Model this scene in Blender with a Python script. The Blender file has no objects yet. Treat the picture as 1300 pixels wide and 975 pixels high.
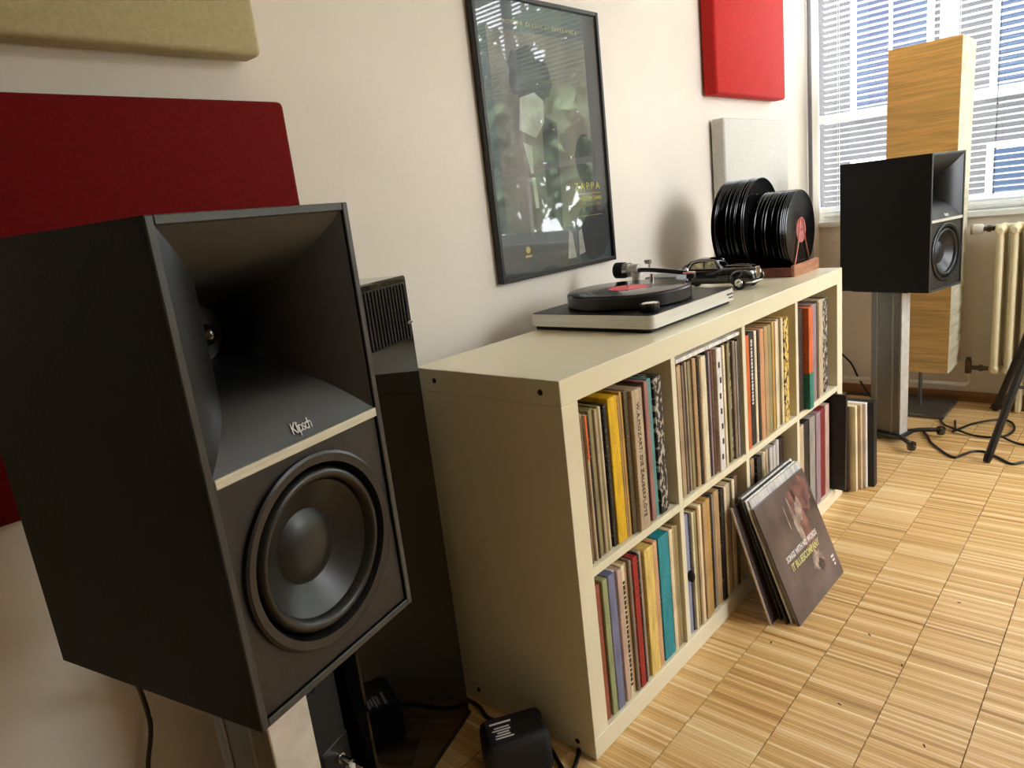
import bpy, bmesh, math, random
from mathutils import Matrix, Vector, Euler
PI = math.pi
rnd = random.Random(7)
SC = bpy.context.scene
COL = SC.collection

# ------------------------------------------------------------------ camera
cam_d = bpy.data.cameras.new('camera')
cam = bpy.data.objects.new('camera', cam_d)
COL.objects.link(cam)
cam_d.sensor_fit = 'HORIZONTAL'
cam_d.sensor_width = 36.0
cam_d.lens = 891.27 / 1300 * 36.0
cam_d.clip_start = 0.02
right = Vector((0.66315197, -0.73991866, -0.11291523))
down = Vector((-0.25055804, -0.07729721, -0.96501078))
fwd = Vector((0.70530145, 0.66824062, -0.23665236))
M = Matrix.Identity(4)
for i in range(3):
    M[i][0] = right[i]; M[i][1] = -down[i]; M[i][2] = -fwd[i]
CAM = Vector((-0.918, -1.1478, 1.0843))
M.translation = CAM
cam.matrix_world = M
SC.camera = cam

# ------------------------------------------------------------------ world and daylight
W = bpy.data.worlds.new('overcast_sky'); SC.world = W
W.use_nodes = True
bg = W.node_tree.nodes['Background']
bg.inputs['Color'].default_value = (0.91, 0.95, 1.0, 1)
bg.inputs['Strength'].default_value = 12.0
SC.cycles.use_denoising = True
SC.cycles.max_bounces = 9
SC.cycles.diffuse_bounces = 5
SC.cycles.glossy_bounces = 4
SC.cycles.transparent_max_bounces = 12
SC.cycles.sample_clamp_indirect = 8
SC.view_settings.view_transform = 'Standard'
SC.view_settings.look = 'None'
SC.view_settings.exposure = 0.52
SC.view_settings.gamma = 1.0
SC.view_settings.use_curve_mapping = False

WALL_Y, XW, CEIL = 0.115, 2.76, 2.9
YR, XB = -3.1, -5.0
# window openings: (y0, y1, z0, z1) in the front wall; (x0, x1, z0, z1) in the right wall
W_FRONT = [(-1.02, 0.22, 0.86, 2.5), (-2.55, -1.25, 0.86, 2.5)]
W_RIGHT = [(1.1, 2.5, 0.8, 2.55)]  # unseen opening, placed and sized for the side light it lets in

def portal(loc, rot, sx, sy):
    l = bpy.data.lights.new('daylight_portal', 'AREA')
    l.shape = 'RECTANGLE'; l.size = sx; l.size_y = sy
    l.cycles.is_portal = True
    o = bpy.data.objects.new('daylight_portal', l); COL.objects.link(o)
    o.location = loc; o.rotation_euler = rot
for (a, b, c, d) in W_FRONT:
    portal((XW + 0.31, (a + b) / 2, (c + d) / 2), (0, PI / 2, 0), d - c, b - a)
for (a, b, c, d) in W_RIGHT:
    portal(((a + b) / 2, YR - 0.31, (c + d) / 2), (-PI / 2 + PI, 0, 0), b - a, d - c)

# ------------------------------------------------------------------ material helpers
def lin(c):
    return tuple(((x / 255) / 12.92 if x / 255 <= 0.04045 else ((x / 255 + 0.055) / 1.055) ** 2.4) for x in c) + (1,)
MATS = {}
def mat(name, rgb, rough=0.6, metal=0.0, var=0.06, scale=30.0, bump=0.0, bscale=None, spec=0.5, coat=0.0, stretch=None, sheen=0.0):
    """principled material with a procedural colour variation and fine relief"""
    if name in MATS: return MATS[name]
    m = bpy.data.materials.new(name); MATS[name] = m
    m.use_nodes = True
    nt = m.node_tree; b = nt.nodes['Principled BSDF']
    b.inputs['Roughness'].default_value = rough
    b.inputs['Metallic'].default_value = metal
    b.inputs['Specular IOR Level'].default_value = spec
    b.inputs['Coat Weight'].default_value = coat
    b.inputs['Sheen Weight'].default_value = sheen
    tc = nt.nodes.new('ShaderNodeTexCoord')
    src = tc.outputs['Object']
    if stretch:
        mp = nt.nodes.new('ShaderNodeMapping'); mp.inputs['Scale'].default_value = stretch
        nt.links.new(src, mp.inputs['Vector']); src = mp.outputs['Vector']
    n = nt.nodes.new('ShaderNodeTexNoise'); n.inputs['Scale'].default_value = scale
    n.inputs['Detail'].default_value = 4
    nt.links.new(src, n.inputs['Vector'])
    r = nt.nodes.new('ShaderNodeValToRGB')
    c = lin(rgb)
    r.color_ramp.elements[0].position = 0.3; r.color_ramp.elements[1].position = 0.7
    r.color_ramp.elements[0].color = tuple(max(0, x * (1 - 2 * var)) for x in c[:3]) + (1,)
    r.color_ramp.elements[1].color = tuple(min(1, x * (1 + 2 * var)) for x in c[:3]) + (1,)
    nt.links.new(n.outputs['Fac'], r.inputs['Fac'])
    nt.links.new(r.outputs['Color'], b.inputs['Base Color'])
    if bump:
        n2 = nt.nodes.new('ShaderNodeTexNoise'); n2.inputs['Scale'].default_value = bscale or scale * 4
        n2.inputs['Detail'].default_value = 3
        nt.links.new(src, n2.inputs['Vector'])
        bp = nt.nodes.new('ShaderNodeBump'); bp.inputs['Strength'].default_value = bump
        bp.inputs['Distance'].default_value = 0.003
        nt.links.new(n2.outputs['Fac'], bp.inputs['Height'])
        nt.links.new(bp.outputs['Normal'], b.inputs['Normal'])
    return m

def glass_mat(name, tint=(1, 1, 1), gl=0.9, ior=1.5):
    if name in MATS: return MATS[name]
    m = bpy.data.materials.new(name); MATS[name] = m
    m.use_nodes = True; nt = m.node_tree
    for n in list(nt.nodes): nt.nodes.remove(n)
    out = nt.nodes.new('ShaderNodeOutputMaterial')
    t = nt.nodes.new('ShaderNodeBsdfTransparent'); t.inputs['Color'].default_value = tint + (1,)
    g = nt.nodes.new('ShaderNodeBsdfGlossy'); g.inputs['Roughness'].default_value = 0.02
    g.inputs['Color'].default_value = (gl, gl, gl, 1)
    lw = nt.nodes.new('ShaderNodeLayerWeight'); lw.inputs['Blend'].default_value = 0.5
    pw_ = nt.nodes.new('ShaderNodeMath'); pw_.operation = 'POWER'; pw_.inputs[1].default_value = 5
    nt.links.new(lw.outputs['Facing'], pw_.inputs[0])
    r0 = ((ior - 1) / (ior + 1)) ** 2
    f = nt.nodes.new('ShaderNodeMath'); f.operation = 'MULTIPLY_ADD'; f.inputs[1].default_value = 1 - r0; f.inputs[2].default_value = r0
    nt.links.new(pw_.outputs[0], f.inputs[0])
    x = nt.nodes.new('ShaderNodeMixShader')
    nt.links.new(f.outputs[0], x.inputs['Fac'])
    nt.links.new(t.outputs['BSDF'], x.inputs[1]); nt.links.new(g.outputs['BSDF'], x.inputs[2])
    nt.links.new(x.outputs['Shader'], out.inputs['Surface'])
    return m

def vinyl_mat(name):
    """grooved record: anisotropic gloss around the disc axis (local Z)"""
    if name in MATS: return MATS[name]
    m = mat(name, (14, 14, 15), rough=0.13, var=0.1, scale=200)
    nt = m.node_tree; b = nt.nodes['Principled BSDF']
    b.inputs['Anisotropic'].default_value = 0.95
    tg = nt.nodes.new('ShaderNodeTangent'); tg.direction_type = 'RADIAL'; tg.axis = 'Z'
    nt.links.new(tg.outputs['Tangent'], b.inputs['Tangent'])
    return m

# ------------------------------------------------------------------ mesh helpers
def BM(): return bmesh.new()
def box(bm, c, s, bev=0.0, seg=1, rot=None):
    r = bmesh.ops.create_cube(bm, size=1.0)
    vs = r['verts']
    bmesh.ops.scale(bm, vec=s, verts=vs)
    if bev:
        es = list({e for v in vs for e in v.link_edges})
        rb = bmesh.ops.bevel(bm, geom=es, offset=bev, segments=seg, affect='EDGES', profile=0.5)
        vs = list({v for f in rb['faces'] for v in f.verts} | {v for v in vs if v.is_valid})
    if rot is not None:
        bmesh.ops.rotate(bm, cent=(0, 0, 0), matrix=rot, verts=vs)
    bmesh.ops.translate(bm, vec=c, verts=vs)
    return vs
def bx(bm, x0, x1, y0, y1, z0, z1, bev=0.0, seg=1):
    return box(bm, ((x0 + x1) / 2, (y0 + y1) / 2, (z0 + z1) / 2), (x1 - x0, y1 - y0, z1 - z0), bev, seg)
def rod(bm, p0, p1, r0, r1=None, n=16, caps=True):
    p0 = Vector(p0); p1 = Vector(p1); d = p1 - p0
    r1 = r0 if r1 is None else r1
    q = d.to_track_quat('Z', 'Y').to_matrix().to_4x4()
    q.translation = (p0 + p1) / 2
    bmesh.ops.create_cone(bm, cap_ends=caps, segments=n, radius1=r0, radius2=r1, depth=d.length, matrix=q)
def lathe(bm, prof, n=48, mtx=None, closed=False):
    """prof: list of (r, z), revolved about Z"""
    rings = []
    for (r, z) in prof:
        if r < 1e-6:
            rings.append([bm.verts.new((0, 0, z))])
        else:
            rings.append([bm.verts.new((r * math.cos(2 * PI * k / n), r * math.sin(2 * PI * k / n), z)) for k in range(n)])
    for a, b in zip(rings, rings[1:]):
        for k in range(n):
            k2 = (k + 1) % n
            if len(a) == 1 and len(b) == 1: continue
            if len(a) == 1: bm.faces.new((a[0], b[k], b[k2]))
            elif len(b) == 1: bm.faces.new((a[k], b[0], a[k2]))
            else: bm.faces.new((a[k], b[k], b[k2], a[k2]))
    vs = [v for r in rings for v in r]
    if mtx is not None: bmesh.ops.transform(bm, matrix=mtx, verts=vs)
    return vs
def tube(bm, pts, r, n=8, smooth=4):
    P = [Vector(p) for p in pts]
    if smooth and len(P) > 2:
        Q = []
        for i in range(len(P) - 1):
            a, b, c, d = P[max(i - 1, 0)], P[i], P[i + 1], P[min(i + 2, len(P) - 1)]
            for k in range(smooth):
                t = k / smooth
                Q.append(0.5 * ((2 * b) + (c - a) * t + (2 * a - 5 * b + 4 * c - d) * t * t + (3 * b - a - 3 * c + d) * t ** 3))
        Q.append(P[-1]); P = Q
    rings = []; up = Vector((0, 0, 1))
    for i, p in enumerate(P):
        t = (P[min(i + 1, len(P) - 1)] - P[max(i - 1, 0)]).normalized()
        u = up.cross(t)
        if u.length < 0.05: u = Vector((1, 0, 0)).cross(t)
        u.normalize(); v = t.cross(u)
        rings.append([bm.verts.new(p + r * (math.cos(2 * PI * k / n) * u + math.sin(2 * PI * k / n) * v)) for k in range(n)])
    for a, b in zip(rings, rings[1:]):
        for k in range(n):
            bm.faces.new((a[k], a[(k + 1) % n], b[(k + 1) % n], b[k]))
    bm.faces.new(list(reversed(rings[0]))); bm.faces.new(rings[-1])
def ball(bm, c, r, sx=1, sy=1, sz=1, u=20, v=12):
    m = Matrix.Translation(c) @ Matrix.Diagonal((sx, sy, sz, 1))
    bmesh.ops.create_uvsphere(bm, u_segments=u, v_segments=v, radius=r, matrix=m)
def loft(bm, secs, close=True, caps=True):
    rings = [[bm.verts.new(p) for p in s] for s in secs]
    n = len(rings[0])
    for a, b in zip(rings, rings[1:]):
        for k in range(n if close else n - 1):
            bm.faces.new((a[k], a[(k + 1) % n], b[(k + 1) % n], b[k]))
    if caps:
        bm.faces.new(list(reversed(rings[0]))); bm.faces.new(rings[-1])
def finish(bm, name, m, smooth=None):
    bmesh.ops.recalc_face_normals(bm, faces=bm.faces)
    me = bpy.data.meshes.new(name); bm.to_mesh(me); bm.free()
    if m: me.materials.append(m)
    if smooth is not None:
        for p in me.polygons: p.use_smooth = True
        me.set_sharp_from_angle(angle=math.radians(smooth))
    return me
def link(name, me, parent=None, loc=(0, 0, 0), rot=(0, 0, 0)):
    o = bpy.data.objects.new(name, me); COL.objects.link(o)
    o.location = loc; o.rotation_euler = rot
    if parent: o.parent = parent
    return o
def part(name, bm, m, parent=None, smooth=None, loc=(0, 0, 0), rot=(0, 0, 0), label=None):
    o = link(name, finish(bm, name, m, smooth), parent, loc, rot)
    if label: o['label'] = label
    return o
def tag(o, label, cat, group=None):
    o['label'] = label; o['category'] = cat
    if group: o['group'] = group
    return o
def thing(name, label, cat, loc=(0, 0, 0), rz=0.0, group=None, rot=None):
    o = bpy.data.objects.new(name, None); COL.objects.link(o)
    o.location = loc; o.rotation_euler = rot or (0, 0, rz); o.empty_display_size = 0.05
    return tag(o, label, cat, group)
def struct(o):
    o['kind'] = 'structure'; return o
def text_mesh(s, size, ext=0.0003, align='CENTER', spacing=1.0, bold=0.0):
    c = bpy.data.curves.new('lettering', 'FONT'); c.body = s; c.size = size; c.extrude = ext
    c.align_x = align; c.align_y = 'CENTER'; c.resolution_u = 2; c.offset = bold; c.space_character = spacing
    o = bpy.data.objects.new('lettering', c); COL.objects.link(o)
    dg = bpy.context.evaluated_depsgraph_get()
    me = bpy.data.meshes.new_from_object(o.evaluated_get(dg))
    bpy.data.objects.remove(o); bpy.data.curves.remove(c)
    return me
def lettering(s, size, m, parent, mtx, name='lettering', ext=0.0003, align='CENTER', spacing=1.0, bold=0.0):
    me = text_mesh(s, size, ext, align, spacing, bold); me.name = name
    me.transform(mtx); me.materials.clear(); me.materials.append(m)
    return link(name, me, parent)
def copy_tree(o, parent=None):
    c = o.copy(); COL.objects.link(c)
    if parent: c.parent = parent
    for ch in list(o.children): copy_tree(ch, c)
    return c

# ------------------------------------------------------------------ materials
wall_m = mat('wall_paint', (226, 217, 203), 0.75, var=0.03, scale=2.0, bump=0.1, bscale=70)
ceil_m = mat('ceiling_paint', (238, 236, 230), 0.8, var=0.02, scale=3)
white_wood = mat('white_lacquer_trim', (232, 232, 228), 0.35, var=0.02)
oak_dark = mat('oak_baseboard', (140, 98, 55), 0.5, var=0.15, scale=12, stretch=(1, 0.1, 6))
black_vinyl = mat('black_cabinet_vinyl', (9, 7, 7), 0.5, var=0.2, scale=60, bump=0.15, bscale=300, spec=0.2)
black_sat = mat('black_satin', (24, 24, 25), 0.35, var=0.1)
black_matte = mat('black_matte', (15, 15, 15), 0.7, var=0.1)
black_gloss = mat('black_gloss_lacquer', (5, 5, 5), 0.06, var=0.1, coat=0.5)
frame_grey = mat('charcoal_edge', (52, 52, 50), 0.4, var=0.08)
horn_m = mat('horn_plastic', (13, 14, 15), 0.34, var=0.05, scale=80)
cone_m = mat('woofer_cone', (22, 23, 24), 0.36, var=0.05, scale=100)
rubber = mat('black_rubber', (14, 14, 14), 0.34, var=0.05)
silver = mat('brushed_silver', (205, 203, 188), 0.45, metal=0.35, var=0.05, scale=20, stretch=(1, 20, 20))
alu = mat('brushed_aluminium', (228, 226, 220), 0.4, metal=0.55, var=0.05, scale=15, stretch=(0.4, 0.4, 30))
alu_grey = mat('satin_aluminium', (104, 104, 101), 0.38, metal=0.75, var=0.04, scale=20)
chrome = mat('chrome', (215, 215, 215), 0.12, metal=1.0, var=0.02)
copper = mat('copper_wire', (180, 110, 95), 0.3, metal=0.8, var=0.05)
vinyl = vinyl_mat('record_vinyl')
ink_white = mat('white_ink', (225, 220, 215), 0.6, var=0.02)
ink_yellow = mat('yellow_ink', (205, 190, 60), 0.6, var=0.03)
ink_black = mat('black_ink', (25, 22, 20), 0.6, var=0.05)

# ------------------------------------------------------------------ room shell
bm = BM(); bx(bm, XB, XW, YR, WALL_Y, -0.06, -0.004)
floor = struct(part('floor', bm, mat('parquet_joint', (104, 74, 40), 0.8, var=0.2)))
bm = BM(); bx(bm, XB, XW, YR, WALL_Y, CEIL, CEIL + 0.1)
struct(part('ceiling', bm, ceil_m))
bm = BM(); bx(bm, XB - 0.2, XW, WALL_Y, WALL_Y + 0.25, -0.06, CEIL + 0.1)
struct(part('wall_left', bm, wall_m))
bm = BM(); bx(bm, XB - 0.2, XB, YR - 0.3, WALL_Y, -0.06, CEIL + 0.1)
struct(part('wall_back', bm, mat('back_wall_paint', (196, 186, 168), .8, var=.03, scale=2)))  # unseen wall; its tone is set for the bounce light it returns
def wall_with_openings(name, axis, base, th, lo, hi, ops):
    bm = BM(); z0, z1 = -0.06, CEIL + 0.1
    def add(a, b, c, d):
        if b - a < 1e-4 or d - c < 1e-4: return
        if axis == 'x': bx(bm, base, base + th, a, b, c, d)
        else: bx(bm, a, b, base - th, base, c, d)
    cur = lo
    for (a, b, c, d) in sorted(ops):
        add(cur, a, z0, z1); add(a, b, z0, c); add(a, b, d, z1); cur = b
    add(cur, hi, z0, z1)
    return struct(part(name, bm, wall_m))
wall_with_openings('wall_front', 'x', XW, 0.3, YR, WALL_Y + 0.25, W_FRONT)
wall_with_openings('wall_right', 'y', YR, 0.3, XB, XW + 0.3, W_RIGHT)

pane = glass_mat('window_glass')
def window(idx, axis, base, op):
    a, b, c, d = op
    root = bpy.data.objects.new('window_%d' % idx, None); COL.objects.link(root)
    struct(root)
    def seg(bm, u0, u1, v0, v1, t0, t1, bev=0.004):
        if axis == 'x': bx(bm, base + t0, base + t1, u0, u1, v0, v1, bev)
        else: bx(bm, u0, u1, base - t1, base - t0, v0, v1, bev)
    bm = BM(); w = 0.035
    seg(bm, a, a + w, c, d, .07, .13); seg(bm, b - w, b, c, d, .07, .13)
    seg(bm, a + w, b - w, c, c + w, .07, .13); seg(bm, a + w, b - w, d - w, d, .07, .13)
    part('window_frame', bm, white_wood, root)
    mid = (a + b) / 2
    zt = c + 0.47
    for (u0, u1) in ((a + w, mid), (mid, b - w)):
        bm = BM(); s = 0.032
        seg(bm, u0, u0 + s, c + w, d - w, .075, .12); seg(bm, u1 - s, u1, c + w, d - w, .075, .12)
        seg(bm, u0 + s, u1 - s, c + w, c + w + s, .075, .12); seg(bm, u0 + s, u1 - s, d - w - s, d - w, .075, .12)
        seg(bm, u0 + s, u1 - s, zt, zt + .035, .075, .12)
        part('sash', bm, white_wood, root)
        bm = BM(); seg(bm, u0 + s, u1 - s, c + w + s, d - w - s, .095, .099, 0)
        part('glass_pane', bm, pane, root)
    bm = BM(); seg(bm, a, b, c - 0.025, c + 0.001, -0.02, .07, 0.003)
    part('window_sill', bm, white_wood, root)
    return root
wi = 1
for op in W_FRONT: window(wi, 'x', XW, op); wi += 1
for op in W_RIGHT: window(wi, 'y', YR, op); wi += 1

bm = BM(); bx(bm, XW - 0.014, XW, YR, WALL_Y, 0.0, 0.046, 0.003)
struct(part('baseboard_front', bm, oak_dark))
bm = BM(); bx(bm, XB, XW - 0.016, WALL_Y - 0.014, WALL_Y, 0.0, 0.046, 0.003)
struct(part('baseboard_left', bm, oak_dark))

# ------------------------------------------------------------------ parquet floor, built of slats
slat_m = bpy.data.materials.new('oak_parquet'); slat_m.use_nodes = True
nt = slat_m.node_tree; b = nt.nodes['Principled BSDF']
b.inputs['Roughness'].default_value = 0.3
b.inputs['Specular IOR Level'].default_value = 0.5
at = nt.nodes.new('ShaderNodeAttribute'); at.attribute_name = 'tint'
tc = nt.nodes.new('ShaderNodeTexCoord')
mp = nt.nodes.new('ShaderNodeMapping'); mp.inputs['Scale'].default_value = (160, 7, 1)
nz = nt.nodes.new('ShaderNodeTexNoise'); nz.inputs['Scale'].default_value = 1.0; nz.inputs['Detail'].default_value = 5
nt.links.new(tc.outputs['Object'], mp.inputs['Vector']); nt.links.new(mp.outputs['Vector'], nz.inputs['Vector'])
ad = nt.nodes.new('ShaderNodeMath'); ad.operation = 'MULTIPLY_ADD'; ad.inputs[1].default_value = 0.55
nt.links.new(nz.outputs['Fac'], ad.inputs[0])
sb = nt.nodes.new('ShaderNodeMath'); sb.operation = 'SUBTRACT'; sb.inputs[1].default_value = 0.27
nt.links.new(at.outputs['Fac'], sb.inputs[0]); nt.links.new(sb.outputs[0], ad.inputs[2])
rp = nt.nodes.new('ShaderNodeValToRGB')
rp.color_ramp.elements[0].color = lin((172, 126, 68)); rp.color_ramp.elements[0].position = 0.0
rp.color_ramp.elements[1].color = lin((252, 230, 184)); rp.color_ramp.elements[1].position = 1.0
e = rp.color_ramp.elements.new(0.5); e.color = lin((226, 184, 120))
nt.links.new(ad.outputs[0], rp.inputs['Fac']); nt.links.new(rp.outputs['Color'], b.inputs['Base Color'])

PITCH = 0.155
def block_mesh(seed, full=True):
    r = random.Random(seed); bm = BM(); lay = bm.verts.layers.float.new('tint')
    n = 19; w = PITCH / n; base = r.uniform(0.46, 0.54)
    for k in range(n):
        z = r.uniform(-0.0004, 0.0)
        x0, x1 = k * w + 0.00008, (k + 1) * w - 0.00008
        y0, y1 = 0.0003 + r.uniform(0, .0007), PITCH - 0.0003 - r.uniform(0, .0007)
        t = min(1, max(0, base + r.gauss(0, 0.19)))
        top = [bm.verts.new(p) for p in ((x0 + .00015, y0 + .0003, z), (x1 - .00015, y0 + .0003, z), (x1 - .00015, y1 - .0003, z), (x0 + .00015, y1 - .0003, z))]
        bot = [bm.verts.new(p) for p in ((x0, y0, -.004), (x1, y0, -.004), (x1, y1, -.004), (x0, y1, -.004))]
        for v in top + bot: v[lay] = t
        bm.faces.new(top)
        for i in range(4): bm.faces.new((bot[i], bot[(i + 1) % 4], top[(i + 1) % 4], top[i]))
    return bm
variants = [finish(block_mesh(100 + i), 'parquet_block', slat_m) for i in range(14)]
def in_frame(x, y, pad=60):
    q = Vector((x, y, 0)) - CAM
    d = q.dot(fwd)
    if d < 0.1: return False
    u = 650 + 891.27 * q.dot(right) / d; v = 487.5 + 891.27 * q.dot(down) / d
    return -pad < u < 1300 + pad and -pad < v < 975 + pad
rest = BM(); rest_lay = rest.verts.layers.float.new('tint')
nblocks = 0
j0 = int((YR + 0.949) / PITCH) - 1
for j in range(j0, int((WALL_Y + 0.949) / PITCH) + 1):
    yy = -0.949 + j * PITCH
    if yy < YR or yy + PITCH > WALL_Y: 
        if yy + PITCH > WALL_Y + 0.13 or yy < YR - PITCH: continue
    rr = random.Random(900 + j)
    off = rr.uniform(0, PITCH)
    x = XB + 0.001 - 0
    i = 0
    while x + PITCH < XW:
        cx, cy = x + PITCH / 2, yy + PITCH / 2
        v = variants[rr.randrange(len(variants))]
        vis = in_frame(cx, cy) and not (0.1 < cx < 1.4 and -0.31 < cy < 0) and cy < 0.1
        if vis and nblocks < 295:
            o = link('parquet_block', v, floor, (x, yy, 0)); nblocks += 1
        else:
            if x > -2 and yy > -3:
                vs = [rest.verts.new((p.co.x + x, p.co.y + yy, p.co.z)) for p in v.vertices]
                ta = v.attributes['tint'].data
                for k, q in enumerate(vs): q[rest_lay] = ta[k].value
                for p in v.polygons: rest.faces.new([vs[k] for k in p.vertices])
            else:
                vs = [rest.verts.new((x + a * PITCH, yy + b_ * PITCH, -0.0005)) for a, b_ in ((0, 0), (1, 0), (1, 1), (0, 1))]
                for q in vs: q[rest_lay] = rr.uniform(.4, .6)
                rest.faces.new(vs)
        x += PITCH if i else off + 0.0001
        i += 1
me = bpy.data.meshes.new('parquet_slats'); rest.to_mesh(me); rest.free(); me.materials.append(slat_m)
o = link('parquet_slats', me, floor); o['kind'] = 'stuff'
for (x, y, a) in ((.62, -.79, .3), (.42, -.72, 1.2), (.70, -.70, .8), (.95, -.84, 2.0), (.55, -.52, .2), (.39, -.885, .5)):
    bm = BM(); box(bm, (0, 0, 0), (.008, .003, .0006), .0001); part('floor_chip', bm, mat('dark_chip', (46, 32, 22), .8), floor, None, (x, y, .0006), (0, 0, a))

# ------------------------------------------------------------------ record shelf
SX, SD, SH, T = 1.49, 0.39, 0.79, 0.048
shelf_m = mat('cream_lacquer', (234, 226, 196), 0.26, var=0.02, scale=4)
shelf = thing('record_shelf', 'long low cream shelf unit of eight open compartments filled with records', 'shelf', (0, 0, 0))
bm = BM(); bx(bm, 0, SX, -SD, 0, SH - T, SH, 0.0012); part('top_panel', bm, shelf_m, shelf)
bm = BM(); bx(bm, 0, SX, -SD, 0, 0.0005, T, 0.0012); part('bottom_panel', bm, shelf_m, shelf)
for x in (0, SX - T):
    bm = BM(); bx(bm, x, x + T, -SD, 0, T, SH - T, 0.0008); part('side_panel', bm, shelf_m, shelf)
IW = (SX - 2 * T - 3 * 0.018) / 4
DX = [T + i * (IW + 0.018) for i in range(4)]
for i in range(1, 4):
    bm = BM(); bx(bm, DX[i] - 0.018, DX[i], -SD + 0.001, -0.001, T, SH - T, 0.0008); part('divider', bm, shelf_m, shelf)
ZM = 0.395
for i in range(4):
    bm = BM(); bx(bm, DX[i], DX[i] + IW, -SD + 0.001, -0.001, ZM - 0.009, ZM + 0.009, 0.0008); part('shelf_board', bm, shelf_m, shelf)
for (y, z) in ((-0.345, SH - 0.024), (-0.06, SH - 0.024), (-0.345, 0.026), (-0.06, 0.026)):
    bm = BM(); rod(bm, (-0.0012, y, z), (0.004, y, z), 0.0055, n=16); part('screw_hole', bm, mat('dark_hole', (40, 30, 26), 0.8), shelf)

# ------------------------------------------------------------------ records in the shelf
PAL = {
 'brown': (96, 70, 52), 'dark brown': (52, 33, 26), 'beige': (190, 168, 138), 'tan': (184, 150, 106), 'orange': (214, 104, 48),
 'olive': (150, 140, 96), 'cream': (228, 214, 178), 'mauve': (150, 124, 132), 'black': (20, 18, 18), 'yellow': (240, 186, 20),
 'ochre': (190, 148, 76), 'dark olive': (90, 76, 50), 'rosy brown': (165, 114, 108), 'teal': (92, 152, 146), 'sage green': (152, 160, 112),
 'slate blue': (116, 120, 152), 'white': (232, 226, 220), 'rosy beige': (200, 170, 152), 'red': (158, 26, 20), 'grey': (150, 144, 136),
 'dark grey': (70, 66, 62), 'pale yellow': (232, 198, 112), 'peach': (212, 164, 124), 'turquoise': (18, 140, 152), 'salmon': (208, 152, 108),
 'red brown': (148, 72, 50), 'light grey': (196, 192, 186), 'navy': (40, 42, 66), 'grey blue': (140, 146, 172), 'dark red': (120, 24, 26),
 'grey brown': (134, 116, 98), 'dark green': (28, 120, 100)}
def sleeve_m(col, kind='plain'):
    key = 'sleeve_%s_%s' % (col, kind)
    if key in MATS: return MATS[key]
    rgb = PAL[col]
    if kind == 'blank': return mat(key, rgb, 0.5, var=0.12, scale=9)
    m = mat(key, rgb, 0.55, var=0.14, scale=9, stretch=(8, 8, 1.3))
    nt = m.node_tree; b = nt.nodes['Principled BSDF']
    old = b.inputs['Base Color'].links[0].from_socket
    # worn print: short dark and light dashes along the spine
    tc = nt.nodes.new('ShaderNodeTexCoord'); mp = nt.nodes.new('ShaderNodeMapping')
    mp.inputs['Scale'].default_value = (260, 30, 170) if kind != 'patterned' else (90, 30, 60)
    nt.links.new(tc.outputs['Object'], mp.inputs['Vector'])
    n = nt.nodes.new('ShaderNodeTexNoise'); n.inputs['Scale'].default_value = 1; n.inputs['Detail'].default_value = 2
    nt.links.new(mp.outputs['Vector'], n.inputs['Vector'])
    r = nt.nodes.new('ShaderNodeValToRGB'); r.color_ramp.interpolation = 'LINEAR'
    r.color_ramp.elements[0].position = 0.60 if kind != 'patterned' else 0.5
    r.color_ramp.elements[1].position = 0.66 if kind != 'patterned' else 0.56
    r.color_ramp.elements[0].color = (0, 0, 0, 1); r.color_ramp.elements[1].color = (0.3, 0.3, 0.3, 1) if kind != 'patterned' else (1, 1, 1, 1)
    nt.links.new(n.outputs['Fac'], r.inputs['Fac'])
    mx = nt.nodes.new('ShaderNodeMix'); mx.data_type = 'RGBA'
    nt.links.new(r.outputs['Color'], mx.inputs[0]); nt.links.new(old, mx.inputs[6])
    lum = sum(rgb) / 3
    mx.inputs[7].default_value = lin((60, 42, 32)) if lum > 110 else lin((190, 180, 165))
    nt.links.new(mx.outputs[2], b.inputs['Base Color'])
    return m
LPH = 0.312
def sleeve_bm(th, w=0.312, h=LPH, bev=0.0012):
    """cardboard sleeve standing on its edge: spine at y=0 facing -Y, opening at the back with the inner bag showing"""
    bm = BM()
    bx(bm, -th / 2, th / 2, 0, w, 0, h, min(bev, th * 0.3), 1)
    return bm
def sleeve(x0, x1, y, z, col, label, group=None, kind='plain', h=LPH, w=0.312, name='record_sleeve', tilt=0.0):
    th = max(0.002, (x1 - x0) - 0.0008)
    bm = sleeve_bm(th, w, h)
    o = part(name, bm, sleeve_m(col, kind))
    o.location = ((x0 + x1) / 2, y, z); o.rotation_euler = (0, tilt, 0)
    tag(o, label, 'record', group)
    return o
ROWNAME = {'T1': 'top left', 'T2': 'second top', 'T3': 'third top', 'T4': 'top right', 'B1': 'bottom left', 'B2': 'second bottom', 'B3': 'third bottom', 'B4': 'bottom right'}
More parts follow.
